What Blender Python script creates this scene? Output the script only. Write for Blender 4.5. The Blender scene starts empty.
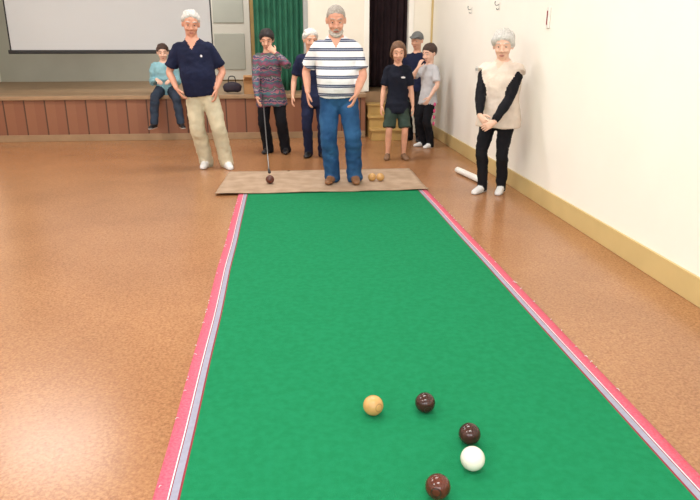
import bpy, bmesh, math, random
from mathutils import Vector, Matrix, Euler, noise
from mathutils.bvhtree import BVHTree
random.seed(4)
V = Vector
scene = bpy.context.scene
scene.view_settings.view_transform = 'Standard'

# ---------------------------------------------------------------- materials
def lin(c):
    def f(x):
        x /= 255.0
        return x/12.92 if x <= 0.04045 else ((x+0.055)/1.055)**2.4
    return (f(c[0]), f(c[1]), f(c[2]), 1.0)

MATS = {}
def mat(name, col, rough=0.6, var=0.12, nscale=8.0, bump=0.0, bscale=30.0, spec=0.5, metal=0.0, col2=None, emit=0.0):
    if name in MATS: return MATS[name]
    m = bpy.data.materials.new(name); m.use_nodes = True
    nt = m.node_tree; N = nt.nodes; L = nt.links
    b = N['Principled BSDF']
    b.inputs['Roughness'].default_value = rough
    b.inputs['Metallic'].default_value = metal
    b.inputs['Specular IOR Level'].default_value = spec
    tc = N.new('ShaderNodeTexCoord')
    nz = N.new('ShaderNodeTexNoise'); nz.inputs['Scale'].default_value = nscale; nz.inputs['Detail'].default_value = 4
    L.new(tc.outputs['Object'], nz.inputs['Vector'])
    rp = N.new('ShaderNodeValToRGB')
    a = lin(col)
    if col2: c2 = lin(col2)
    else: c2 = tuple(x*(1-var) for x in a[:3])+(1,)
    rp.color_ramp.elements[0].position = 0.35; rp.color_ramp.elements[0].color = c2
    rp.color_ramp.elements[1].position = 0.65; rp.color_ramp.elements[1].color = a
    L.new(nz.outputs['Fac'], rp.inputs['Fac'])
    L.new(rp.outputs['Color'], b.inputs['Base Color'])
    if bump > 0:
        n2 = N.new('ShaderNodeTexNoise'); n2.inputs['Scale'].default_value = bscale; n2.inputs['Detail'].default_value = 3
        L.new(tc.outputs['Object'], n2.inputs['Vector'])
        bp = N.new('ShaderNodeBump'); bp.inputs['Strength'].default_value = bump; bp.inputs['Distance'].default_value = 0.02
        L.new(n2.outputs['Fac'], bp.inputs['Height']); L.new(bp.outputs['Normal'], b.inputs['Normal'])
    if emit > 0:
        b.inputs['Emission Color'].default_value = a
        b.inputs['Emission Strength'].default_value = emit
    MATS[name] = m
    return m

def stripes(name, stops, period, axis='Z', rough=0.8, warp=0.0, bump=0.3, wscale=12):
    m = bpy.data.materials.new(name); m.use_nodes = True
    nt = m.node_tree; N = nt.nodes; L = nt.links; b = N['Principled BSDF']
    b.inputs['Roughness'].default_value = rough
    tc = N.new('ShaderNodeTexCoord'); sp = N.new('ShaderNodeSeparateXYZ')
    L.new(tc.outputs['Object'], sp.inputs[0])
    nz = N.new('ShaderNodeTexNoise'); nz.inputs['Scale'].default_value = wscale
    L.new(tc.outputs['Object'], nz.inputs['Vector'])
    mu = N.new('ShaderNodeMath'); mu.operation = 'MULTIPLY_ADD'
    L.new(nz.outputs['Fac'], mu.inputs[0]); mu.inputs[1].default_value = warp
    L.new(sp.outputs[axis], mu.inputs[2])
    d = N.new('ShaderNodeMath'); d.operation = 'DIVIDE'; d.inputs[1].default_value = period
    L.new(mu.outputs[0], d.inputs[0])
    fr = N.new('ShaderNodeMath'); fr.operation = 'FRACT'; L.new(d.outputs[0], fr.inputs[0])
    rp = N.new('ShaderNodeValToRGB'); cr = rp.color_ramp; cr.interpolation = 'CONSTANT'
    cr.elements[0].position = 0; cr.elements[0].color = lin(stops[0][1])
    cr.elements[1].position = stops[1][0]; cr.elements[1].color = lin(stops[1][1])
    for p, c in stops[2:]:
        e = cr.elements.new(p); e.color = lin(c)
    L.new(fr.outputs[0], rp.inputs['Fac']); L.new(rp.outputs['Color'], b.inputs['Base Color'])
    n2 = N.new('ShaderNodeTexNoise'); n2.inputs['Scale'].default_value = 9
    L.new(tc.outputs['Object'], n2.inputs['Vector'])
    bp = N.new('ShaderNodeBump'); bp.inputs['Strength'].default_value = bump; bp.inputs['Distance'].default_value = 0.03
    L.new(n2.outputs['Fac'], bp.inputs['Height']); L.new(bp.outputs['Normal'], b.inputs['Normal'])
    MATS[name] = m
    return m

CLOTH = set()
def cloth(n, c, **k):
    CLOTH.add(n); return mat(n, c, rough=0.85, var=0.25, nscale=6, bump=0.7, bscale=9, spec=0.2, **k)

# ---------------------------------------------------------------- mesh helpers
def cr(p0, p1, p2, p3, t):
    return 0.5*((2*p1)+(-p0+p2)*t+(2*p0-5*p1+4*p2-p3)*t*t+(-p0+3*p1-3*p2+p3)*t**3)

def tube(path, radii, side=(1,0,0), seg=16, sub=3, power=2.0, cap='round'):
    path = [V(p) for p in path]
    rr = [V((r, r, 0)) if not isinstance(r, (tuple, list)) else V((r[0], r[1], 0)) for r in radii]
    P = []; R = []
    n = len(path)
    for i in range(n-1):
        a = max(i-1, 0); d = min(i+2, n-1)
        for k in range(sub):
            t = k/sub
            P.append(cr(path[a], path[i], path[i+1], path[d], t))
            R.append(rr[i].lerp(rr[i+1], t*t*(3-2*t) if sub > 1 else t))
    P.append(path[-1]); R.append(rr[-1])
    verts = []; faces = []
    u = V(side); m = len(P)
    T = []
    for i in range(m):
        t = (P[min(i+1, m-1)]-P[max(i-1, 0)])
        T.append(t.normalized() if t.length > 1e-9 else V((0, 0, 1)))
    if abs(u.normalized().dot(T[0])) > 0.95: u = V((0, 1, 0))
    rings = []
    def ring(p, t, r, u):
        w = t.cross(u).normalized()
        idx = []
        for k in range(seg):
            a = 2*math.pi*k/seg
            c, s_ = math.cos(a), math.sin(a)
            cc = math.copysign(abs(c)**(2/power), c); ss = math.copysign(abs(s_)**(2/power), s_)
            idx.append(len(verts)); verts.append(p+u*r.x*cc+w*r.y*ss)
        rings.append(idx)
    for i in range(m):
        t = T[i]; u = (u-t*u.dot(t)).normalized()
        if i == 0:
            if cap == 'round':
                ring(P[0]-t*min(R[0].x, R[0].y)*0.55, t, R[0]*0.55, u)
        ring(P[i], t, R[i], u)
    if cap == 'round':
        ring(P[-1]+T[-1]*min(R[-1].x, R[-1].y)*0.55, T[-1], R[-1]*0.6, u)
    for a, b in zip(rings[:-1], rings[1:]):
        for k in range(seg):
            faces.append((a[k], a[(k+1) % seg], b[(k+1) % seg], b[k]))
    for rg, flip in ((rings[0], True), (rings[-1], False)):
        c = len(verts); verts.append(sum((verts[i] for i in rg), V((0, 0, 0)))/seg)
        for k in range(seg):
            f = (rg[k], rg[(k+1) % seg], c)
            faces.append(f[::-1] if flip else f)
    return verts, faces

def ellipsoid(c, r, nu=20, nv=12):
    c = V(c); verts = []; faces = []
    verts.append(c+V((0, 0, r[2])))
    for i in range(1, nv):
        th = math.pi*i/nv
        for k in range(nu):
            a = 2*math.pi*k/nu
            verts.append(c+V((r[0]*math.sin(th)*math.cos(a), r[1]*math.sin(th)*math.sin(a), r[2]*math.cos(th))))
    verts.append(c-V((0, 0, r[2])))
    for k in range(nu):
        faces.append((0, 1+k, 1+(k+1) % nu))
        for i in range(nv-2):
            a = 1+i*nu
            faces.append((a+k, a+nu+k, a+nu+(k+1) % nu, a+(k+1) % nu))
        e = 1+(nv-2)*nu
        faces.append((e+k, len(verts)-1, e+(k+1) % nu))
    return verts, faces

def xf(part, M):
    return [M @ v for v in part[0]], part[1]

class MB:
    def __init__(s): s.v = []; s.f = []; s.m = []; s.mats = []
    def mi(s, name):
        if name not in s.mats: s.mats.append(name)
        return s.mats.index(name)
    def add(s, part, m):
        o = len(s.v); s.v += [tuple(v) for v in part[0]]
        if isinstance(m, str):
            i = s.mi(m); s.m += [i]*len(part[1])
        else:
            s.m += [s.mi(x) for x in m]
        s.f += [tuple(i+o for i in f) for f in part[1]]
    def box(s, lo, hi, m, bev=0.0):
        bm = bmesh.new(); bmesh.ops.create_cube(bm, size=1.0)
        lo = V(lo); hi = V(hi)
        for v in bm.verts:
            v.co = V(((lo[i]+hi[i])/2+v.co[i]*(hi[i]-lo[i])) for i in range(3))
        if bev > 0: bmesh.ops.bevel(bm, geom=bm.edges[:], offset=bev, segments=2, profile=0.5, affect='EDGES')
        bm.verts.index_update()
        s.add(([v.co.copy() for v in bm.verts], [tuple(v.index for v in f.verts) for f in bm.faces]), m); bm.free()
    def build(s, name, loc=(0, 0, 0), rot=0.0, smooth=True, angle=None):
        me = bpy.data.meshes.new(name); me.from_pydata(s.v, [], s.f)
        for n in s.mats: me.materials.append(MATS[n])
        me.polygons.foreach_set('material_index', s.m)
        me.polygons.foreach_set('use_smooth', [smooth]*len(s.f))
        bm = bmesh.new(); bm.from_mesh(me); bmesh.ops.recalc_face_normals(bm, faces=bm.faces[:]); bm.to_mesh(me); bm.free()
        me.update()
        if angle is not None: me.set_sharp_from_angle(angle=angle)
        o = bpy.data.objects.new(name, me); scene.collection.objects.link(o)
        o.location = loc
        o.rotation_euler = rot if isinstance(rot, (tuple, list, Euler)) else (0, 0, rot)
        return o

def fuse(parts, voxel, smooth_it=3, rule=None):
    v = []; f = []
    for (pv, pf), m, b in parts:
        o = len(v); v += [tuple(x) for x in pv]; f += [tuple(i+o for i in q) for q in pf]
    me = bpy.data.meshes.new('tmp'); me.from_pydata(v, [], f)
    bm = bmesh.new(); bm.from_mesh(me); bmesh.ops.recalc_face_normals(bm, faces=bm.faces[:]); bm.to_mesh(me); bm.free()
    ob = bpy.data.objects.new('tmp', me); scene.collection.objects.link(ob)
    r = ob.modifiers.new('r', 'REMESH'); r.mode = 'VOXEL'; r.voxel_size = voxel; r.adaptivity = 0
    sm = ob.modifiers.new('s', 'SMOOTH'); sm.factor = 0.5; sm.iterations = smooth_it
    dg = bpy.context.evaluated_depsgraph_get()
    out = bpy.data.meshes.new_from_object(ob.evaluated_get(dg))
    ov = [x.co.copy() for x in out.vertices]; of = [tuple(p.vertices) for p in out.polygons]
    cs = [p.center.copy() for p in out.polygons]
    on = [x.normal.copy() for x in out.vertices]
    bpy.data.objects.remove(ob); bpy.data.meshes.remove(me); bpy.data.meshes.remove(out)
    trees = [(BVHTree.FromPolygons([tuple(x) for x in pv], pf), m, b) for (pv, pf), m, b in parts]
    ml = []; cl = {}
    for k, c in enumerate(cs):
        best = 1e9; bm_ = None
        for t, m, b in trees:
            loc, nn, i, d = t.find_nearest(c, best+abs(b)+0.001)
            if d is not None and d-b < best: best = d-b; bm_ = m
        bm_ = bm_ or parts[0][1]
        if rule: bm_ = rule(c, bm_)
        ml.append(bm_)
        if bm_ in CLOTH:
            for i in of[k]: cl[i] = cl.get(i, 0)+1
    # cloth folds: gentle displacement of garment vertices
    for i, n in cl.items():
        if n >= 4:
            p = ov[i]
            h = noise.noise(V((p.x*9+p.z*5, p.y*9, p.z*13)))*.010+noise.noise(V((p.x*20-p.z*9, p.y*20, p.z*24+7)))*.005
            ov[i] = p+on[i]*h
    return (ov, of), ml

def ik(S, W, l1, l2, pole):
    S = V(S); W = V(W); d = W-S; L = d.length
    if L > (l1+l2)*0.995:
        k = L/((l1+l2)*0.995); l1 *= k; l2 *= k
    a = (l1*l1-l2*l2+L*L)/(2*L); h = math.sqrt(max(l1*l1-a*a, 0)); dr = d/L
    p = V(pole); p = (p-dr*p.dot(dr)).normalized()
    return S+dr*a+p*h

# ---------------------------------------------------------------- people
def hand(mb, wrist, d, n, tv, s, curl, skin):
    d = V(d).normalized(); n = V(n); n = (n-d*n.dot(d)).normalized()
    t = V(tv); t = t-d*t.dot(d); t = (t-n*t.dot(n)).normalized()
    w = V(wrist)
    mb.add(tube([w-d*.02*s, w+d*.02*s, w+d*.055*s, w+d*.088*s], [(.026*s, .02*s), (.033*s, .018*s), (.04*s, .016*s), (.038*s, .012*s)], side=t, seg=12, sub=2), skin)
    for off, ln in ((.029, .070), (.0098, .079), (-.0098, .074), (-.029, .058)):
        p = w+d*.085*s+t*off*s; a = curl*0.4; pts = [p-d*.012*s, p]
        for k, fr in enumerate((.45, .31, .24)):
            dr = d*math.cos(a)+n*math.sin(a)+t*off*1.5
            p = p+dr.normalized()*ln*fr*s; pts.append(p); a += curl
        mb.add(tube(pts, [.0092*s, .0092*s, .0088*s, .008*s, .0065*s], side=t, seg=8, sub=1), skin)
    p = w+d*.022*s+t*.024*s+n*.004*s
    d1 = (d*.65+t*.7+n*.25).normalized(); d2 = (d*.85+t*.35+n*.35).normalized(); d3 = (d*.95+t*.1+n*.4).normalized()
    mb.add(tube([p, p+d1*.035*s, p+d1*.035*s+d2*.03*s, p+d1*.035*s+d2*.03*s+d3*.024*s], [.0135*s, .0115*s, .0098*s, .0075*s], seg=8, sub=2), skin)

def head(mb, T, skin, hair, style, vox=.006, beard=None, iris='iris_dark'):
    P = []
    P.append((ellipsoid((0, .012, .03), (.075, .092, .085)), skin, 0))
    P.append((tube([(0, 0, .05), (0, -.006, 0), (0, -.014, -.045), (0, -.028, -.083), (0, -.038, -.108)],
                   [(.069, .08), (.067, .077), (.061, .068), (.045, .05), (.024, .027)], seg=24, sub=3), skin, 0))
    P.append((tube([(0, -.078, .012), (0, -.092, -.01), (0, -.103, -.03)], [.007, .010, .014], seg=10), skin, 0))
    for sg in (-1, 1):
        P.append((ellipsoid((sg*.012, -.092, -.034), (.009, .011, .008), 10, 6), skin, 0))
        P.append((ellipsoid((sg*.077, .012, -.002), (.011, .02, .032), 12, 8), skin, 0))
        P.append((ellipsoid((sg*.036, -.060, -.03), (.024, .020, .022), 12, 8), skin, 0))
        P.append((tube([(sg*.012, -.084, .024), (sg*.03, -.08, .028), (sg*.05, -.064, .022)], [.008, .008, .007], seg=8), skin, 0))
    if beard:
        P.append((tube([(-.055, -.03, -.075), (-.035, -.062, -.096), (0, -.074, -.106), (.035, -.062, -.096), (.055, -.03, -.075)],
                       [.011, .016, .020, .016, .011], seg=10), beard, .004))
        P.append((tube([(-.03, -.082, -.066), (0, -.094, -.050), (.03, -.082, -.066)], [.005, .007, .005], seg=8), beard, .002))
    (v, f), ml = fuse(P, vox, 2)
    mb.add(([T @ x for x in v], f), ml)
    for sg in (-1, 1):
        mb.add(xf(ellipsoid((sg*.030, -.0645, .004), (.0135, .0135, .0078), 12, 8), T), 'eye_white')
        mb.add(xf(ellipsoid((sg*.030, -.0740, .003), (.0060, .0055, .0060), 10, 6), T), iris)
        mb.add(xf(tube([(sg*.015, -.0745, .0105), (sg*.030, -.0790, .0125), (sg*.046, -.068, .008)], [.0032, .0048, .0032], seg=6), T), skin)
        mb.add(xf(tube([(sg*.016, -.0735, -.004), (sg*.030, -.0760, -.006), (sg*.044, -.068, -.003)], [.0024, .0034, .0024], seg=6), T), skin)
        mb.add(xf(tube([(sg*.013, -.088, .030), (sg*.032, -.086, .036), (sg*.052, -.068, .030)], [.003, .0038, .0025], seg=6), T), style.get('brow', hair))
    mb.add(xf(tube([(-.022, -.079, -.066), (-.008, -.089, -.0625), (0, -.0895, -.064), (.008, -.089, -.0625), (.022, -.079, -.066)], [.002, .0035, .003, .0035, .002], seg=8), T), 'lips')
    mb.add(xf(tube([(-.020, -.078, -.068), (0, -.088, -.0715), (.020, -.078, -.068)], [.002, .0042, .002], seg=8), T), 'lips')
    th = style.get('th', .008); c = V((0, .016, .034))
    hv, hf = ellipsoid(c, (.077+th, .094+th, .086+th), 60, 40)
    F, S, B = style.get('hl', (.075, .01, -.05)); A = style.get('amp', .006)
    out = []
    for p in hv:
        t = min(max((p.y+.09)/.18, 0), 1)
        h = F+(S-F)*(t/.5) if t < .5 else S+(B-S)*((t-.5)/.5)
        h += .014*noise.noise(V((p.x*60, p.y*60, 0)))+.008*noise.noise(V((p.x*25, p.y*25, 4)))
        st = noise.noise(V((p.x*70, p.y*16, p.z*22)))*A+noise.noise(p*14+V((3, 1, 2)))*A
        q = p+(p-c).normalized()*st
        e = max(0, (h+.045-p.z)/.045)
        if p.z >= h: q = c+(q-c)*(1-min(th+.002, .014)*8*min(e, 1)**2)
        else:
            k = max(.72, 1-min(th+.002, .014)*8-(h-p.z)*8); q = c+(q-c)*k
        out.append(T @ q)
    mb.add((out, hf), hair)
    if style.get('back'):
        ln = style['back']
        mb.add(xf(tube([(0, .05, .04), (0, .065, -.04), (0, .06, -.04-ln*.5), (0, .05, -.04-ln)], [(.07, .05), (.082, .045), (.078, .036), (.06, .02)], seg=20, sub=4), T), hair)
    if style.get('side'):
        ln = style['side']
        for sg in (-1, 1):
            mb.add(xf(tube([(sg*.055, -.01, .07), (sg*.08, -.01, .02), (sg*.083, .0, -.02-ln*.4), (sg*.072, .005, -.02-ln)], [(.02, .03), (.016, .032), (.014, .03), (.008, .018)], side=(1, 0, 0), seg=12, sub=4), T), hair)
    if style.get('brim'):
        mb.add(xf(tube([(0, -.06, .068), (0, -.11, .064), (0, -.145, .05)], [(.07, .01), (.065, .007), (.04, .004)], seg=16, side=(1, 0, 0)), T), hair)

TOR_M = [(.86, .172, .125), (.95, .170, .123), (1.08, .168, .122), (1.2, .180, .128), (1.32, .195, .128), (1.39, .192, .112), (1.435, .165, .095), (1.465, .115, .080), (1.485, .075, .065)]
TOR_F = [(.86, .175, .13), (.95, .17, .125), (1.08, .150, .112), (1.2, .154, .125), (1.29, .165, .135), (1.38, .165, .105), (1.43, .140, .085), (1.46, .095, .070), (1.48, .060, .054)]

def human(name, loc, rot=0.0, s=1.0, hs=1.0, sex='m', rx=1.0, ry=1.0, belly=0.0, hipo=(0, 0), sho=(0, 0), head_z=1.67, heado=(0, 0),
          look=(0, 0, 0), hem=.86, zb=None, st=None, ankles=None, toes=((-.2, -1), (.2, -1)), wrists=None, wpole=((-.5, 1, 0), (.5, 1, 0)),
          hips_z=.90, knee_pole=(0, -1, 0), thigh=.43, shank=.42, hd=(None, None), hn=(None, None), ht=(None, None), curl=.45,
          top='t', pant='p', skin='skin', shoe='shoe', sole=None, sleeve='short', fit=.6, shorts=False, vest=None, collar=None,
          hair='hair', style={}, beard=None, vox=.012, extra=None, legscale=1.0, flare=0.0, neck=1.0, armx=0.0, vneck=.0):
    mb = MB(); P = []
    zb_ = .86*s if zb is None else zb; st_ = s if st is None else st
    zm = lambda z: zb_+(z-.86)*st_
    z0, z1 = zm(.86), zm(1.5)
    def off(z):
        t = (z-z0)/(z1-z0); t = max(-.3, min(1.0, t))
        return V((hipo[0]+(sho[0]-hipo[0])*t, hipo[1]+(sho[1]-hipo[1])*t, 0))
    sec = TOR_M if sex == 'm' else TOR_F
    def torso(grow=0.0, hem_=hem, upto=1.6, fl=0.0):
        pts = []; rad = []
        ss = [q for q in sec if hem_+.02 < q[0] < upto]
        first = (hem_, sec[0][1]+fl, sec[0][2]+fl*1.2)
        for j, (z, a, b) in enumerate([first]+ss):
            be = belly*math.exp(-((z-1.06)/.14)**2)
            zz = zm(z); o = off(zz)
            g = grow*min(1, max(.35, (1.50-z)/.12))
            if j == 1 and fl: a += fl*.6; b += fl*.8
            pts.append(V((o.x, o.y-be*.45*s, zz))); rad.append((a*s*rx+be*.3*s+g, b*s*ry+be*.55*s+g))
        return tube(pts, rad, seg=28, sub=3, power=2.3, cap='flat')
    if vest: P.append((torso(vest[2], hem_=vest[1], fl=.01), vest[0], .002))
    else: P.append((torso(fl=flare), top, .004))
    if zb is None:
        o = off(z0)
        P.append((tube([V((o.x, o.y, q*s)) for q in (.79, .85, .93, 1.02)], [(.14*s*rx, .095*s*ry), (.165*s*rx, .117*s*ry), (.165*s*rx, .12*s*ry), (.15*s*rx, .11*s*ry)], seg=24), pant, 0))
    else:
        P.append((ellipsoid((hipo[0], hipo[1], zb_+.09*s), (.17*s*rx, .14*s, .095*s)), pant, 0))
    for i, sg in enumerate((-1, 1)):
        hp = V((hipo[0]+sg*.085*s*rx, hipo[1], hips_z*s if zb is None else zb_+.085*s))
        an = V(ankles[i]) if ankles else V((sg*.1*s, 0, .085*s))
        kn = ik(hp, an, thigh*s, shank*s, V(knee_pole)+V((sg*.15, 0, 0)))
        f = fit; q = s*legscale
        def R(a, e): return (a+f*e)*q
        m1 = hp.lerp(kn, .5); m2 = kn.lerp(an, .35)
        bk = V((0, .012*s, 0))
        if shorts:
            P.append((tube([hp, m1, kn, m2+bk, an, an-V((0, 0, .03*s))], [R(.085, 0), R(.074, 0), R(.052, 0), R(.052, 0), R(.034, 0), R(.034, 0)]), skin, 0))
            P.append((tube([hp+V((0, 0, .02)), m1, kn.lerp(hp, .06)], [R(.093, .005), R(.090, .012), R(.094, .016)], cap='flat'), pant, .003))
        else:
            lo = an-(V((0, 0, .045*s)) if zb is None else (an-kn).normalized()*.03*s)
            P.append((tube([hp, m1, kn, m2+bk, an, lo], [R(.093, .008), R(.083, .016), R(.062, .028), R(.057, .034), R(.044, .042), R(.046, .046)]), pant, .001))
        td = V((toes[i][0], toes[i][1], 0)).normalized()
        sd = V((-td.y, td.x, 0))
        az = an.z-.085*s
        bs = V((an.x, an.y, az))
        sv, sf = tube([bs-td*.055*s+V((0, 0, .042*s)), bs+V((0, 0, .05*s)), bs+td*.08*s+V((0, 0, .042*s)), bs+td*.15*s+V((0, 0, .03*s)), bs+td*.19*s+V((0, 0, .026*s))],
                      [(.034*s, .04*s), (.04*s, .05*s), (.046*s, .04*s), (.046*s, .03*s), (.032*s, .022*s)], side=sd, seg=16)
        sv = [V((v.x, v.y, max(v.z, az+.001))) for v in sv]
        P.append(((sv, sf), shoe, .001))
        if sole:
            lv, lf = tube([bs-td*.06*s, bs, bs+td*.08*s, bs+td*.15*s, bs+td*.195*s], [(.038*s, .02*s), (.043*s, .02*s), (.05*s, .02*s), (.05*s, .02*s), (.036*s, .02*s)], side=sd, seg=16)
            lv = [V((v.x, v.y, min(max(v.z, az+.0005), az+.024*s))) for v in lv]
            P.append(((lv, lf), sole, .004))
        P.append((tube([an+V((0, 0, .03*s)), an-V((0, 0, .05*s))], [.036*s, .036*s], sub=1), skin if shorts else pant, -.003))
    so = off(zm(1.41))
    for i, sg in enumerate((-1, 1)):
        shx = (.172 if sex == 'm' else .152)*s*(.5+.5*rx)+armx
        S = V((so.x+sg*shx, so.y, zm(1.395)))
        W = V(wrists[i]) if wrists else V((sg*.235*s, -.05*s, .83*s))
        E = ik(S, W, .29*s, .255*s, wpole[i])
        inn = S+V((-sg*.07*s, 0, .012*s))
        k = s*(.6+.4*rx)
        mu = S.lerp(E, .5); mf = E.lerp(W, .35)
        if vest:
            # sleeveless vest: short shoulder cap, shirt sleeve emerges from the armhole
            P.append((tube([inn, S.lerp(inn, .3), S.lerp(E, .12)], [.066*k, .076*k, .083*k], cap='flat', sub=2), vest[0], .006))
            P.append((tube([S.lerp(E, .16), mu, E, mf, W.lerp(E, .06)], [.062*k, .06*k, .053*k, .053*k, .037*k], cap='flat'), top, .003))
            P.append((tube([mf, W], [.036*k, .027*k]), skin, -.002))
        else:
            P.append((tube([inn, S, mu, E, mf, W], [.05*k, .054*k, .048*k, .040*k, .041*k, .027*k]), skin, 0))
            if sleeve == 'short':
                P.append((tube([inn, S, mu, S.lerp(E, .80)], [.055*k, .064*k, .068*k, .074*k], cap='flat'), top, .004))
            else:
                P.append((tube([inn, S, mu, E, mf, W.lerp(E, .06)], [.055*k, .064*k, .06*k, .053*k, .053*k, .037*k], cap='flat'), top, .004))
        fd = (W-E).normalized()
        d = hd[i] if hd[i] else tuple(fd*1.0)
        n = hn[i] if hn[i] else (-sg, .1, 0)
        t = ht[i] if ht[i] else (0, -1, .1)
        hand(mb, W, d, n, t, s*1.03, curl, skin)
    hz = zm(head_z)
    oz = off(z1)
    hp = V((oz.x+heado[0], oz.y-.015*s+heado[1], hz))
    T = Matrix.Translation(hp) @ Euler(look, 'XYZ').to_matrix().to_4x4() @ Matrix.Scale(hs, 4)
    nb = V((oz.x, oz.y, zm(1.45)))
    nk = s*neck
    P.append((tube([nb, nb.lerp(T @ V((0, .03, -.06)), .5), T @ V((0, .02, -.05))], [.068*nk, .060*nk, .060*nk]), skin, 0))
    if collar:
        for sg in (-1, 1):
            P.append((tube([nb+V((0, .062*nk, .052*s)), nb+V((sg*.055*nk, .045*nk, .046*s)), nb+V((sg*.078*nk, 0, .028*s)), nb+V((sg*.058*nk, -.060*nk, .004*s)), nb+V((sg*.040*nk, -.092*nk, -.035*s))],
                            [(.012*s, .020*s)]*4+[(.009*s, .016*s)], side=(0, 1, 0), seg=10), collar, .006))
    zt = zm(1.45)
    def rule(c, m):
        if m in (top, (vest or [None])[0]):
            dx = abs(c.x-oz.x)
            if c.y < oz.y and c.z > zt-vneck*s and c.z > zt-vneck*s+dx*1.7 and dx < .07*s and vneck > 0: return skin
            if (V((c.x-oz.x, (c.y-oz.y)*1.0, 0)).length < .072*nk) and c.z > zt-.01*s: return skin
        return m
    if extra: extra(P, mb)
    (v, f), ml = fuse(P, vox, 3, rule)
    mb.add((v, f), ml)
    head(mb, T, skin, hair, style, beard=beard)
    return mb.build(name, loc, rot)

mat('skin', (226, 174, 148), .55, .10, 14, spec=.35)
mat('skin_red', (220, 162, 138), .55, .12, 14, spec=.35)
mat('skin_pale', (232, 190, 168), .55, .08, 14, spec=.35)
mat('lips', (190, 122, 110), .5)
mat('eye_white', (215, 208, 200), .25)
mat('iris_dark', (45, 35, 30), .2)
mat('hair_white', (224, 222, 218), .8, .3, 60, .6, 90)
mat('hair_grey', (182, 174, 166), .8, .3, 60, .6, 90)
mat('beard_grey', (196, 188, 178), .9, .3, 60, .6, 120)
mat('hair_brown', (72, 48, 38), .6, .4, 50, .6, 80)
mat('hair_light_brown', (120, 84, 60), .6, .4, 50, .6, 80)
mat('hair_dark', (38, 30, 32), .6, .4, 50, .6, 80)
mat('cap_grey', (110, 112, 112), .8)
cloth('navy_polo', (30, 36, 64)); cloth('khaki_twill', (208, 199, 172)); cloth('black_cloth', (24, 24, 30)); cloth('navy_cloth', (32, 38, 66))
cloth('denim', (48, 92, 136), col2=(32, 68, 110)); cloth('cream_vest', (236, 220, 206)); cloth('shorts_green', (58, 74, 66)); cloth('black_tee', (26, 30, 44))
cloth('grey_tee', (200, 200, 204)); cloth('blue_top', (148, 196, 208)); cloth('slate_pants', (52, 62, 78))
mat('trainer_white', (226, 226, 226), .5); mat('leather_tan', (130, 90, 58), .45); mat('sandals', (128, 96, 72), .6); mat('shoe_black', (24, 22, 26), .4)
mat('logo_white', (235, 235, 240), .7); mat('pink_print', (222, 90, 140), .7)
stripes('striped_shirt', [(0, (232, 234, 238)), (.42, (58, 68, 98)), (.56, (164, 172, 188)), (.64, (58, 68, 98)), (.78, (232, 234, 238))], .088, bump=.5)
stripes('patterned_jumper', [(0, (98, 70, 96)), (.14, (64, 100, 108)), (.3, (156, 96, 108)), (.42, (66, 62, 96)), (.55, (146, 126, 134)), (.65, (74, 90, 88)), (.82, (128, 68, 90))], .14, warp=.12, wscale=18)
CLOTH |= {'striped_shirt', 'patterned_jumper'}

B = -.099
human('man', (.612, 6.92, 0.024), B, s=1.0, hs=1.2, rx=1.14, ry=1.1, belly=.09, hipo=(-.045, 0), sho=(-.065, -.03), head_z=1.65, look=(.28, 0, .05),
      hem=.93, ankles=((-.115, -.01, .085), (.125, -.01, .085)), toes=((-.25, -1), (.12, -1)),
      wrists=((-.36, -.06, .95), (.14, -.26, .95)), wpole=((-.6, 1, 0), (1, 1, 0)), hd=((.05, -.1, -1), (-.35, -.25, -1)), top='striped_shirt', pant='denim', skin='skin_red', shoe='leather_tan',
      fit=.95, collar='striped_shirt', hair='hair_grey', style=dict(th=.002, hl=(.100, .012, -.04), amp=.002), beard='beard_grey', vox=.010, neck=1.12, vneck=.06)

def ex_l(P, mb):
    mb.add(xf(ellipsoid((0, 0, 0), (.016, .005, .018), 12, 8), Matrix.Translation((-.09, -.143, 1.31))), 'logo_white')
human('man', (-.845, 8.06, 0), B+.12, s=1.0, hs=1.2, rx=1.08, ry=1.05, belly=.07, hipo=(-.13, 0), sho=(-.19, -.02), head_z=1.66, look=(.2, .05, .15),
      hem=.89, ankles=((-.13, .03, .085), (.12, -.06, .085)), toes=((-.15, -1), (.35, -1)),
      wrists=((-.39, -.15, .95), (.06, -.12, .94)), wpole=((-1, 1, 0), (1, 1, 0)), hd=((.5, -.15, -.8), (-.15, -.1, -1)), top='navy_polo', pant='khaki_twill', skin='skin_red', shoe='trainer_white', sole='trainer_white',
      fit=1.0, collar='navy_polo', hair='hair_white', style=dict(th=.011, hl=(.090, .005, -.06), amp=.009), extra=ex_l, neck=1.1, vneck=.07)

human('woman', (2.10, 6.35, 0), B-.55, s=.87, hs=1.14, sex='f', rx=1.15, ry=1.15, head_z=1.65, look=(.15, 0, .25), sho=(0, .03), hipo=(0, .03),
      hem=.78, ankles=((-.10, -.03, .074), (.07, .05, .074)), toes=((-.2, -1), (.15, -1)),
      wrists=((-.07, -.31, .80), (.08, -.32, .75)), hd=((.6, -.2, -.5), (-.6, -.2, -.4)), hn=((.2, .9, 0), (-.2, .9, 0)), ht=((.3, -.3, 1), (-.3, -.3, 1)),
      wpole=((-1, .7, -.2), (1, .7, -.2)), top='black_cloth', pant='black_cloth', skin='skin_pale', shoe='trainer_white', sole='trainer_white', sleeve='long', fit=.3,
      vest=('cream_vest', .77, .035), collar='cream_vest', armx=.03, hair='hair_white', style=dict(th=.02, hl=(.072, -.02, -.07), amp=.010), vox=.010, neck=1.1, vneck=.05)

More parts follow.
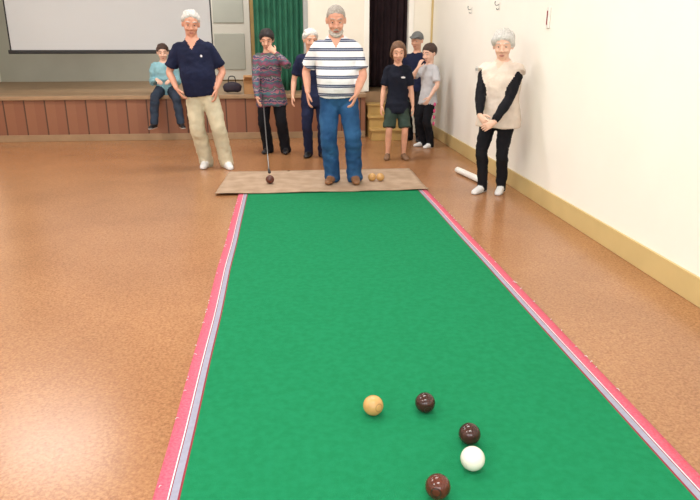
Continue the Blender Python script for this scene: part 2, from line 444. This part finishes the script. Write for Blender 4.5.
human('woman', (-.117, 9.02, 0), B-.1, s=.9, hs=1.08, sex='f', rx=1.15, ry=1.15, hipo=(-.05, 0), sho=(-.08, 0), head_z=1.65, look=(.3, 0, .1),
      hem=.72, flare=.03, ankles=((-.12, 0, .077), (.12, 0, .077)),
      wrists=((-.17, -.30, .76), (.06, -.19, 1.33)), wpole=((-1, .5, -.3), (1, .1, -1)), hd=((.2, -.5, -.4), (-.7, .25, .6)), hn=((1, 0, 0), (-.2, 1, 0)), ht=((0, 0, 1), (-.3, 0, 1)),
      top='patterned_jumper', pant='black_cloth', shoe='shoe_black', sleeve='long', fit=.9, hair='hair_dark', style=dict(th=.014, hl=(.070, -.02, -.07), amp=.006), vox=.012)

human('woman', (.40, 8.66, 0), B, s=.9, hs=1.08, sex='f', rx=1.05, ry=1.05, sho=(-.04, 0), look=(.1, 0, .3), hem=.74, head_z=1.65, flare=.025,
      wrists=((-.28, -.06, .80), (.22, -.1, .8)), top='navy_cloth', pant='navy_cloth', shoe='shoe_black', sleeve='short', fit=.5,
      hair='hair_white', style=dict(th=.014, hl=(.075, 0, -.06), amp=.008), vox=.013)

def ex_g(P, mb):
    mb.add(xf(ellipsoid((0, 0, 0), (.028, .006, .012), 12, 8), Matrix.Translation((.06, -.106, 1.04))), 'logo_white')
human('child', (1.44, 8.39, 0), B+.02, s=.81, hs=1.08, sex='f', rx=1.0, ry=.95, look=(.15, 0, 0), hem=.74, flare=.03, head_z=1.65,
      ankles=((-.11, 0, .069), (.10, 0, .069)), wrists=((-.20, -.05, .69), (.195, -.06, .69)), top='black_tee', pant='shorts_green', shorts=True, shoe='sandals',
      fit=.6, hair='hair_light_brown', style=dict(th=.010, hl=(.070, -.01, -.07), back=.045, side=.03, amp=.004), extra=ex_g, vox=.011)

def ex_k(P, mb):
    for z in (.62, .53, .44, .35):
        mb.add(xf(ellipsoid((0, 0, 0), (.01, .022, .03), 10, 6), Matrix.Translation((.150+(.62-z)*-.04, -.01, z))), 'pink_print')
human('child', (2.05, 9.33, 0), B-.95, s=.79, hs=1.08, sex='f', rx=1.0, look=(.2, 0, .1), hem=.78, head_z=1.65, flare=.015,
      wrists=((-.02, -.19, 1.12), (.16, -.12, .72)), wpole=((-1, .2, -1), (1, .6, 0)), hd=((.2, .25, .8), None), hn=((.1, 1, 0), None), ht=((.8, 0, .3), None),
      top='grey_tee', pant='black_cloth', skin='skin_pale', shoe='trainer_white', sole='trainer_white', fit=.6, hair='hair_brown', style=dict(th=.012, hl=(.065, 0, -.07), amp=.005), extra=ex_k, vox=.012)

human('man', (1.99, 9.95, 0), B-.5, s=.88, hs=1.05, look=(.1, 0, 0), top='navy_cloth', pant='black_cloth', sleeve='long', shoe='shoe_black', fit=.7,
      hair='cap_grey', style=dict(th=.01, hl=(.035, .01, -.02), brim=True, amp=.001, brow='hair_grey'), vox=.014)

human('boy', (-1.79, 10.38, 0), .05, s=.86, hs=1.02, hipo=(0, .17), sho=(0, .08), zb=.695, st=.77, head_z=1.65, look=(.15, 0, .1), rx=1.0,
      ankles=((-.17, -.26, .29), (.22, -.26, .29)), toes=((-.35, -1), (.35, -1)), knee_pole=(0, -1, 1.2), thigh=.43, shank=.44,
      wrists=((-.10, -.06, .92), (.10, -.06, .92)), hd=((.4, -.8, -.3), (-.4, -.8, -.3)), hn=((0, 0, -1), (0, 0, -1)), ht=((1, 0, 0), (-1, 0, 0)),
      top='blue_top', pant='slate_pants', shoe='shoe_black', sole='trainer_white', sleeve='long', fit=.6, hair='hair_brown', style=dict(th=.012, hl=(.066, 0, -.06)), skin='skin_pale', vox=.012)

# ---------------------------------------------------------------- room
mat('wall_cream', (244, 238, 224), .75, .04, 2.0)
mat('wall_right_paint', (249, 246, 238), .6, .03, 1.5)
mat('stage_back_paint', (206, 206, 192), .8, .06, 2)
mat('wood_pale', (196, 160, 96), .45, .15, 5)
mat('baseboard_paint', (208, 184, 128), .45, .08, 3)
mat('stage_lip', (160, 130, 98), .5, .15, 6)
mat('dark_curtain', (62, 42, 46), .9, .3, 4)
mat('green_curtain', (44, 112, 86), .85, .25, 5)
mat('screen_grey', (200, 202, 204), .7, .03, 1)
mat('trim_grey', (170, 172, 170), .7, .03, 1)
mat('black_trim', (28, 28, 30), .5)
mat('ceiling_paint', (240, 238, 232), .8, .03, 1)
mat('lamp_diffuser', (255, 252, 245), .5, emit=3.0)
mat('window_daylight', (235, 243, 255), .5, emit=2.5)  # emissive panes of the added, unseen fill windows
mat('metal_grey', (120, 120, 120), .35, metal=.8)
mat('plastic_white', (236, 234, 228), .4)

m = bpy.data.materials.new('floor_hardboard'); m.use_nodes = True; nt = m.node_tree; N = nt.nodes; L = nt.links; b = N['Principled BSDF']
tc = N.new('ShaderNodeTexCoord')
n1 = N.new('ShaderNodeTexNoise'); n1.inputs['Scale'].default_value = 75; n1.inputs['Detail'].default_value = 5; n1.inputs['Roughness'].default_value = .75
n2 = N.new('ShaderNodeTexNoise'); n2.inputs['Scale'].default_value = 1.3; n2.inputs['Detail'].default_value = 3
L.new(tc.outputs['Object'], n1.inputs['Vector']); L.new(tc.outputs['Object'], n2.inputs['Vector'])
rp = N.new('ShaderNodeValToRGB'); rp.color_ramp.elements[0].position = .36; rp.color_ramp.elements[0].color = lin((142, 96, 62))
rp.color_ramp.elements[1].position = .64; rp.color_ramp.elements[1].color = lin((184, 134, 92))
L.new(n1.outputs['Fac'], rp.inputs['Fac'])
mx = N.new('ShaderNodeMix'); mx.data_type = 'RGBA'; mx.blend_type = 'MULTIPLY'
rp2 = N.new('ShaderNodeValToRGB'); rp2.color_ramp.elements[0].position = .35; rp2.color_ramp.elements[0].color = (.88, .86, .84, 1); rp2.color_ramp.elements[1].position = .65; rp2.color_ramp.elements[1].color = (1, 1, 1, 1)
L.new(n2.outputs['Fac'], rp2.inputs['Fac']); mx.inputs['Factor'].default_value = 1
L.new(rp.outputs['Color'], mx.inputs['A']); L.new(rp2.outputs['Color'], mx.inputs['B'])
L.new(mx.outputs['Result'], b.inputs['Base Color']); b.inputs['Roughness'].default_value = .25
MATS['floor_hardboard'] = m
stripes('stage_boards', [(0, (70, 44, 32)), (.04, (140, 92, 66)), (.5, (134, 86, 62)), (.97, (92, 56, 40))], .30, axis='X', rough=.5, bump=.1)

XL, XR, YF, YB, H = -5.6, 2.40, -3.0, 10.8, 4.2
def boxobj(name, lo, hi, m, bev=0.0):
    q = MB(); c = (V(lo)+V(hi))/2
    q.box(V(lo)-c, V(hi)-c, m, bev); return q.build(name, c, 0, smooth=False)
boxobj('floor', (XL-.1, YF-.1, -.1), (XR+.1, 14.1, 0), 'floor_hardboard')
boxobj('ceiling', (XL-.1, YF-.1, H), (XR+.1, 14.1, H+.1), 'ceiling_paint')
boxobj('wall_right', (XR, YF-.1, 0), (XR+.1, 14.1, H), 'wall_right_paint')
boxobj('wall_left', (XL-.1, YF-.1, 0), (XL, 14.1, H), 'wall_cream')
boxobj('wall_front', (XL, YF-.1, 0), (XR, YF, H), 'wall_cream')
boxobj('wall_stage_back', (XL, 14.0, 0), (XR, 14.1, H), 'stage_back_paint')
q = MB()
q.box((XL, YB, 0), (2.03, YB+.12, .68), 'stage_lip')
q.box((.40, YB, .68), (1.36, YB+.12, H), 'wall_cream')
q.box((1.36, YB, 2.75), (2.03, YB+.12, H), 'wall_cream')
q.box((2.03, YB, 0), (XR, YB+.12, H), 'wall_cream')
q.box((-4.6, YB, 3.4), (.40, YB+.12, H), 'wall_cream')
q.box((XL, YB, .68), (-4.6, YB+.12, H), 'wall_cream')
q.build('wall_back', smooth=False)
q = MB()
q.box((1.30, YB-.02, .685), (1.38, YB+.13, 2.83), 'wall_right_paint', .006)
q.box((2.01, YB-.02, 0), (2.09, YB+.13, 2.83), 'wall_right_paint', .006)
q.box((1.38, YB-.02, 2.75), (2.01, YB+.13, 2.83), 'wall_right_paint', .006)
q.build('trim_doorway', smooth=False)
boxobj('trim_proscenium', (.34, YB-.03, .685), (.41, YB+.14, 3.4), 'trim_grey', .008)
boxobj('baseboard_right', (XR-.018, YF, 0), (XR, YB, .17), 'baseboard_paint', .005)
boxobj('baseboard_left', (XL, YF, 0), (XL+.018, 10.36, .17), 'baseboard_paint', .005)
boxobj('trim_corner', (XR-.03, YB-.03, .17), (XR, YB, H), 'baseboard_paint', .005)
q = MB()
q.box((XL+.002, 10.42, 0), (1.28, YB-.002, .64), 'stage_boards')
q.box((XL+.002, 10.38, .62), (1.30, YB-.002, .68), 'stage_lip', .008)
q.box((XL+.002, 10.40, 0), (1.28, 10.42, .10), 'stage_lip', .004)
q.build('stage_apron', smooth=False)
boxobj('stage_platform', (XL+.002, YB+.122, 0), (XR-.002, 13.998, .68), 'stage_lip')
q = MB()
for i in range(3):
    y0 = 10.0+i*.26; z = .17*(i+1)
    q.box((1.33, y0, 0), (1.80, y0+.26, z-.03), 'wood_pale', .004)
    q.box((1.31, y0-.02, z-.03), (1.82, y0+.26, z), 'wood_pale', .006)
q.build('wooden_steps', smooth=False)
def curtain(name, x0, x1, y, z0, z1, m, waves, amp):
    q = MB(); vs = []; fs = []; n = waves*8; k = 12
    for j in range(k+1):
        z = z0+(z1-z0)*j/k
        for i in range(n+1):
            t = i/n
            vs.append(V((x0+(x1-x0)*t, y+amp*math.sin(t*waves*2*math.pi+.3*math.sin(z*2))*(1-.3*j/k)+.01*noise.noise(V((t*9, z, 0))), z)))
    for j in range(k):
        for i in range(n):
            a = j*(n+1)+i; fs.append((a, a+1, a+n+2, a+n+1))
    q.add((vs, fs), m); o = q.build(name)
    sd = o.modifiers.new('t', 'SOLIDIFY'); sd.thickness = .006
    return o
curtain('stage_curtain', -.44, .36, 11.05, .69, 3.9, 'green_curtain', 9, .035)
curtain('wing_curtain', 1.28, 2.33, 11.75, .69, 3.9, 'dark_curtain', 9, .04)
boxobj('wall_wing', (1.18, YB+.13, .685), (1.24, 13.9, H), 'dark_curtain')
q = MB()
q.box((-4.3, 11.28, 1.32), (-1.12, 11.30, 3.6), 'screen_grey')
q.box((-4.33, 11.26, 1.27), (-1.09, 11.32, 1.33), 'black_trim', .01)
q.box((-4.33, 11.22, 3.6), (-1.09, 11.36, 3.75), 'plastic_white', .02)
for x in (-4.3, -1.14): q.box((x, 11.275, 1.32), (x+.02, 11.28, 3.6), 'black_trim')
for x in (-4.0, -1.4): q.box((x, 11.28, 3.75), (x+.02, 11.3, H), 'metal_grey')
q.build('projector_screen', smooth=False)
q = MB()
q.box((-1.55, 13.93, .685), (-.55, 13.995, 2.8), 'wood_pale', .01); q.box((-1.47, 13.90, .70), (-.63, 13.94, 2.72), 'wall_cream', .01)
for z in (.9, 1.8): q.box((-1.35, 13.885, z), (-.75, 13.90, z+.7), 'stage_back_paint', .01)
q.build('door_1', smooth=False)
# made-up windows and lamps behind the camera, added as front fill for faces
def area(name, loc, sx, sy, e, col=(1, .99, .975), rot=(0, 0, 0)):
    l = bpy.data.lights.new(name, 'AREA'); l.shape = 'RECTANGLE'; l.size = sx; l.size_y = sy; l.energy = e; l.color = col
    o = bpy.data.objects.new(name, l); scene.collection.objects.link(o); o.location = loc; o.rotation_euler = rot
for i, x in enumerate((-3.8, -1.5, .8)):
    q = MB()
    q.box((x-.75, YF+.005, 1.2), (x+.75, YF+.02, 3.2), 'window_daylight')
    for a in (-.78, 0, .75): q.box((x+a-.02, YF+.004, 1.17), (x+a+.03, YF+.06, 3.23), 'plastic_white', .004)
    for z in (1.17, 2.2, 3.2): q.box((x-.8, YF+.004, z-.02), (x+.8, YF+.06, z+.03), 'plastic_white', .004)
    q.build('window_%d' % (i+1), smooth=False)
    area('window_daylight_lamp', (x, YF+.09, 2.2), 1.4, 1.9, 42, (.97, .985, 1), (math.pi/2, 0, 0))  # added front fill, out of view, to brighten faces
for i, (x, y) in enumerate([(-3.4, .2), (.2, .2), (-3.4, 4.2), (.2, 4.2), (-3.4, 8.2), (.2, 8.2)]):
    q = MB(); q.box((-.75, -.25, 0), (.75, .25, .06), 'plastic_white', .01); q.box((-.70, -.20, -.03), (.70, .20, 0), 'lamp_diffuser', .01)
    q.build('ceiling_light', (x, y, H-.06), smooth=False)
    area('fluorescent_lamp', (x, y, H-.13), 1.6, .7, 78)
area('stage_lamp', (-1.5, 12.5, 4.1), 1.5, 1.5, 70)
w = bpy.data.worlds.new('World'); scene.world = w; w.use_nodes = True
w.node_tree.nodes['Background'].inputs[0].default_value = (.9, .95, 1, 1); w.node_tree.nodes['Background'].inputs[1].default_value = .5

# ---------------------------------------------------------------- bowls mat
mat('green_felt', (28, 128, 84), .95, .1, 30, .25, 220, .1, col2=(24, 121, 77))
mat('tape_pink', (222, 78, 106), .8, .1, 90, .3, 120, col2=(206, 104, 124))
mat('tape_grey', (150, 152, 172), .6, .1, 40)
mat('tape_white', (220, 218, 222), .6, .1, 40)
mat('tape_red', (140, 34, 52), .8)
mat('mat_brown', (180, 156, 134), .95, .1, 7, .3, 150, .1, col2=(162, 138, 116))
def lathe_strip(q, xs, y0, y1, ny, zf, mats, xo=lambda x, y: 0):
    vs = []; fs = []; ms = []
    for j in range(ny+1):
        y = y0+(y1-y0)*j/ny
        for x in xs: vs.append(V((x+xo(x, y), y, zf(x, y))))
    n = len(xs)
    for j in range(ny):
        for i in range(n-1):
            a = j*n+i; fs.append((a, a+1, a+n+1, a+n)); ms.append(mats(i))
    q.add((vs, fs), ms)
GL, GR = -.392, 1.354
edge = [(0, 'tape_red'), (.008, 'tape_grey'), (.034, 'tape_red'), (.038, 'tape_white'), (.043, 'tape_pink'), (.092, None)]
xs = [GL-e[0] for e in reversed(edge)]; ml = [e[1] for e in reversed(edge[:-1])]
ngr = 24
xs += [GL+(GR-GL)*i/ngr for i in range(1, ngr)]; ml += ['green_felt']*ngr
xs += [GR+e[0] for e in edge]; ml += [e[1] for e in edge[:-1]]
q = MB()
lathe_strip(q, xs, -1.2, 6.53, 150, lambda x, y: .010+.0015*noise.noise(V((x*2, y*1.5, 0))), lambda i: ml[i],
            lambda x, y: .006*noise.noise(V((y*1.3, 0, 5))) if x < 0 else .006*noise.noise(V((y*1.3, 9, 5))) if x > 1.3 else 0)
o = q.build('bowls_mat'); sd = o.modifiers.new('t', 'SOLIDIFY'); sd.thickness = .008; sd.offset = -1
q = MB()
for i in range(60):
    y = random.uniform(1.6, 6.3); x = random.choice([GL-.088, GR+.088])+random.gauss(0, .003)
    a = random.uniform(0, 6.28); d = V((math.cos(a), math.sin(a), 0))*random.uniform(.004, .010)
    p = V((x, y, .012)); q.add(tube([p-d, p+V((0, 0, .004)), p+d], [.0012, .0016, .0012], seg=6), 'tape_white')
q.build('mat_edge_lint')
q = MB(); xs2 = [-.72+2.18*i/60 for i in range(61)]
def zb(x, y):
    e = max(0, 1-(y-6.47)/.10)
    return .0215+.001*noise.noise(V((x*3, y*3, 0)))+e*e*(.002+.016*max(0, noise.noise(V((x*2.5, 3, 0)))+.3))
lathe_strip(q, xs2, 6.47, 7.62, 30, zb, lambda i: 'mat_brown', lambda x, y: (y-6.5)*.05*(1 if x < 0 else .3)+.01*noise.noise(V((x, y*3, 4))))
o = q.build('brown_carpet_runner'); sd = o.modifiers.new('t', 'SOLIDIFY'); sd.thickness = .009; sd.offset = -1

# ---------------------------------------------------------------- bowls
mat('bowl_tan', (206, 160, 98), .22, .15, 25); mat('bowl_brown', (96, 46, 34), .16, .3, 18); mat('bowl_dark', (66, 38, 34), .14, .3, 18); mat('jack_white', (236, 230, 218), .2, .04, 20)
mat('bowl_disc', (40, 26, 22), .3); mat('bowl_disc_tan', (160, 118, 66), .3); mat('disc_white', (214, 208, 196), .3)
def bowl(name, x, y, z, m, md, r=.042, rot=(1.2, .3, 0)):
    q = MB(); vs = []; fs = []; ms = []; nu = 40; nv = 36
    for i in range(nv+1):
        th = math.pi*i/nv
        for k in range(nu):
            a = 2*math.pi*k/nu
            pol = min(th, math.pi-th)
            g = .0012 if abs(pol-.38) < .05 else 0
            zz = math.cos(th)*(r-g)
            zz = math.copysign(min(abs(zz), r*.965), zz)
            vs.append(V((math.sin(th)*(r-g)*math.cos(a), math.sin(th)*(r-g)*math.sin(a), zz)))
    for i in range(nv):
        for k in range(nu):
            fs.append((i*nu+k, (i+1)*nu+k, (i+1)*nu+(k+1) % nu, i*nu+(k+1) % nu))
            th = math.pi*(i+.5)/nv; pol = min(th, math.pi-th)
            ms.append(md if abs(pol-.38) < .06 else m)
    q.add((vs, fs), ms)
    return q.build(name, (x, y, z+r), rot)
Z = .0115
bowl('carpet_bowl', .330, 2.345, Z, 'bowl_tan', 'bowl_disc_tan', rot=(1.4, .2, .5))
bowl('carpet_bowl', .549, 2.345, Z, 'bowl_dark', 'bowl_disc', rot=(1.9, .2, .2))
bowl('carpet_bowl', .672, 2.105, Z, 'bowl_dark', 'bowl_disc', rot=(1.0, .5, 1.5))
bowl('jack_ball', .640, 1.950, Z, 'jack_white', 'disc_white', r=.044, rot=(1.3, .2, 1.9))
bowl('carpet_bowl', .480, 1.812, Z, 'bowl_brown', 'bowl_disc', r=.043, rot=(1.5, .2, -.4))
bowl('carpet_bowl', -.175, 6.904, .022, 'bowl_brown', 'bowl_disc', r=.046)
bowl('carpet_bowl', .93, 6.93, .022, 'bowl_tan', 'bowl_disc_tan', r=.044)
bowl('carpet_bowl', 1.02, 6.92, .022, 'bowl_tan', 'bowl_disc_tan', r=.044, rot=(.5, .3, 0))

q = MB()
q.add(tube([(-.27, 8.72, .76), (-.185, 6.99, .16)], [.007, .006], seg=10, sub=1), 'metal_grey')
q.add(tube([(-.275, 8.84, .80), (-.27, 8.68, .745)], [.012, .012], seg=10, sub=1), 'black_trim')
q.add(tube([(-.186, 7.0, .165), (-.178, 6.95, .136)], [.010, .018], seg=14, sub=2), 'black_trim')
q.build('bowl_lifter_stick')

q = MB(); vs = []; fs = []; nu = 60
for e in (0, 1):
    for k in range(nu+1):
        a = k/nu*2*math.pi*2.6; r = .024+.012*k/nu
        vs.append(V((r*math.cos(a), e*.72, .037+r*math.sin(a))))
for k in range(nu): fs.append((k, k+1, nu+2+k, nu+1+k))
q.add((vs, fs), 'plastic_white'); q.build('paper_roll', (2.12, 6.68, 0), .16)

for y in (8.55, 7.45):
    q = MB(); q.box((-.008, -.02, -.04), (0, .02, .04), 'plastic_white', .003)
    q.add(tube([(-.006, 0, .02), (-.04, 0, .01), (-.055, 0, .03), (-.052, 0, .05)], [.004, .004, .004, .006], seg=8), 'metal_grey')
    q.add(tube([(-.006, 0, -.02), (-.025, 0, -.035), (-.035, 0, -.02)], [.004, .004, .005], seg=8), 'metal_grey')
    q.build('coat_hook', (XR, y, 1.84), smooth=False)
q = MB(); q.box((-.012, -.06, -.04), (0, .06, .04), 'plastic_white', .004)
for y in (-.025, .025): q.box((-.02, y-.01, -.015), (-.01, y+.01, .015), 'trim_grey', .002)
q.build('light_switch', (XR, 8.15, 1.14), smooth=False)
q = MB(); q.box((-.02, -.03, -.09), (0, .03, .09), 'plastic_white', .006); q.box((-.026, -.006, -.06), (-.018, .006, .06), 'tape_red', .002)
q.build('wall_thermometer', (XR, 6.0, 1.68), smooth=False)

mat('cardboard', (176, 132, 88), .85, .1, 8); mat('bag_dark', (50, 40, 56), .7, .3, 8, .5, 12)
q = MB(); q.box((-.16, -.12, 0), (.16, .12, .20), 'cardboard', .004)
q.add(([V((-.16, -.12, .2)), V((.16, -.12, .2)), V((.15, -.2, .26)), V((-.15, -.2, .26))], [(0, 1, 2, 3)]), 'cardboard')
q.add(([V((-.16, .12, .2)), V((.16, .12, .2)), V((.15, .19, .27)), V((-.15, .19, .27))], [(0, 1, 2, 3)]), 'cardboard')
q.build('cardboard_box', (-.46, 10.62, .68), .1, smooth=False)
q = MB(); q.add(tube([(-.10, 0, .08), (0, 0, .10), (.10, 0, .08)], [(.07, .07), (.09, .08), (.07, .07)], side=(0, 1, 0), seg=16, power=2.6), 'bag_dark')
q.add(tube([(-.06, 0, .16), (-.04, 0, .25), (.04, 0, .25), (.06, 0, .16)], [.008]*4, seg=8), 'black_trim')
q.build('handbag', (-.80, 10.62, .685), .2)

# ---------------------------------------------------------------- camera
cam = bpy.data.cameras.new('camera'); cam.lens = 33.43; cam.sensor_width = 36; cam.clip_end = 100
co = bpy.data.objects.new('camera', cam); scene.collection.objects.link(co)
co.location = (0, 0, 1.5); co.rotation_euler = (math.radians(72.0), 0, math.radians(-5.68))
scene.camera = co
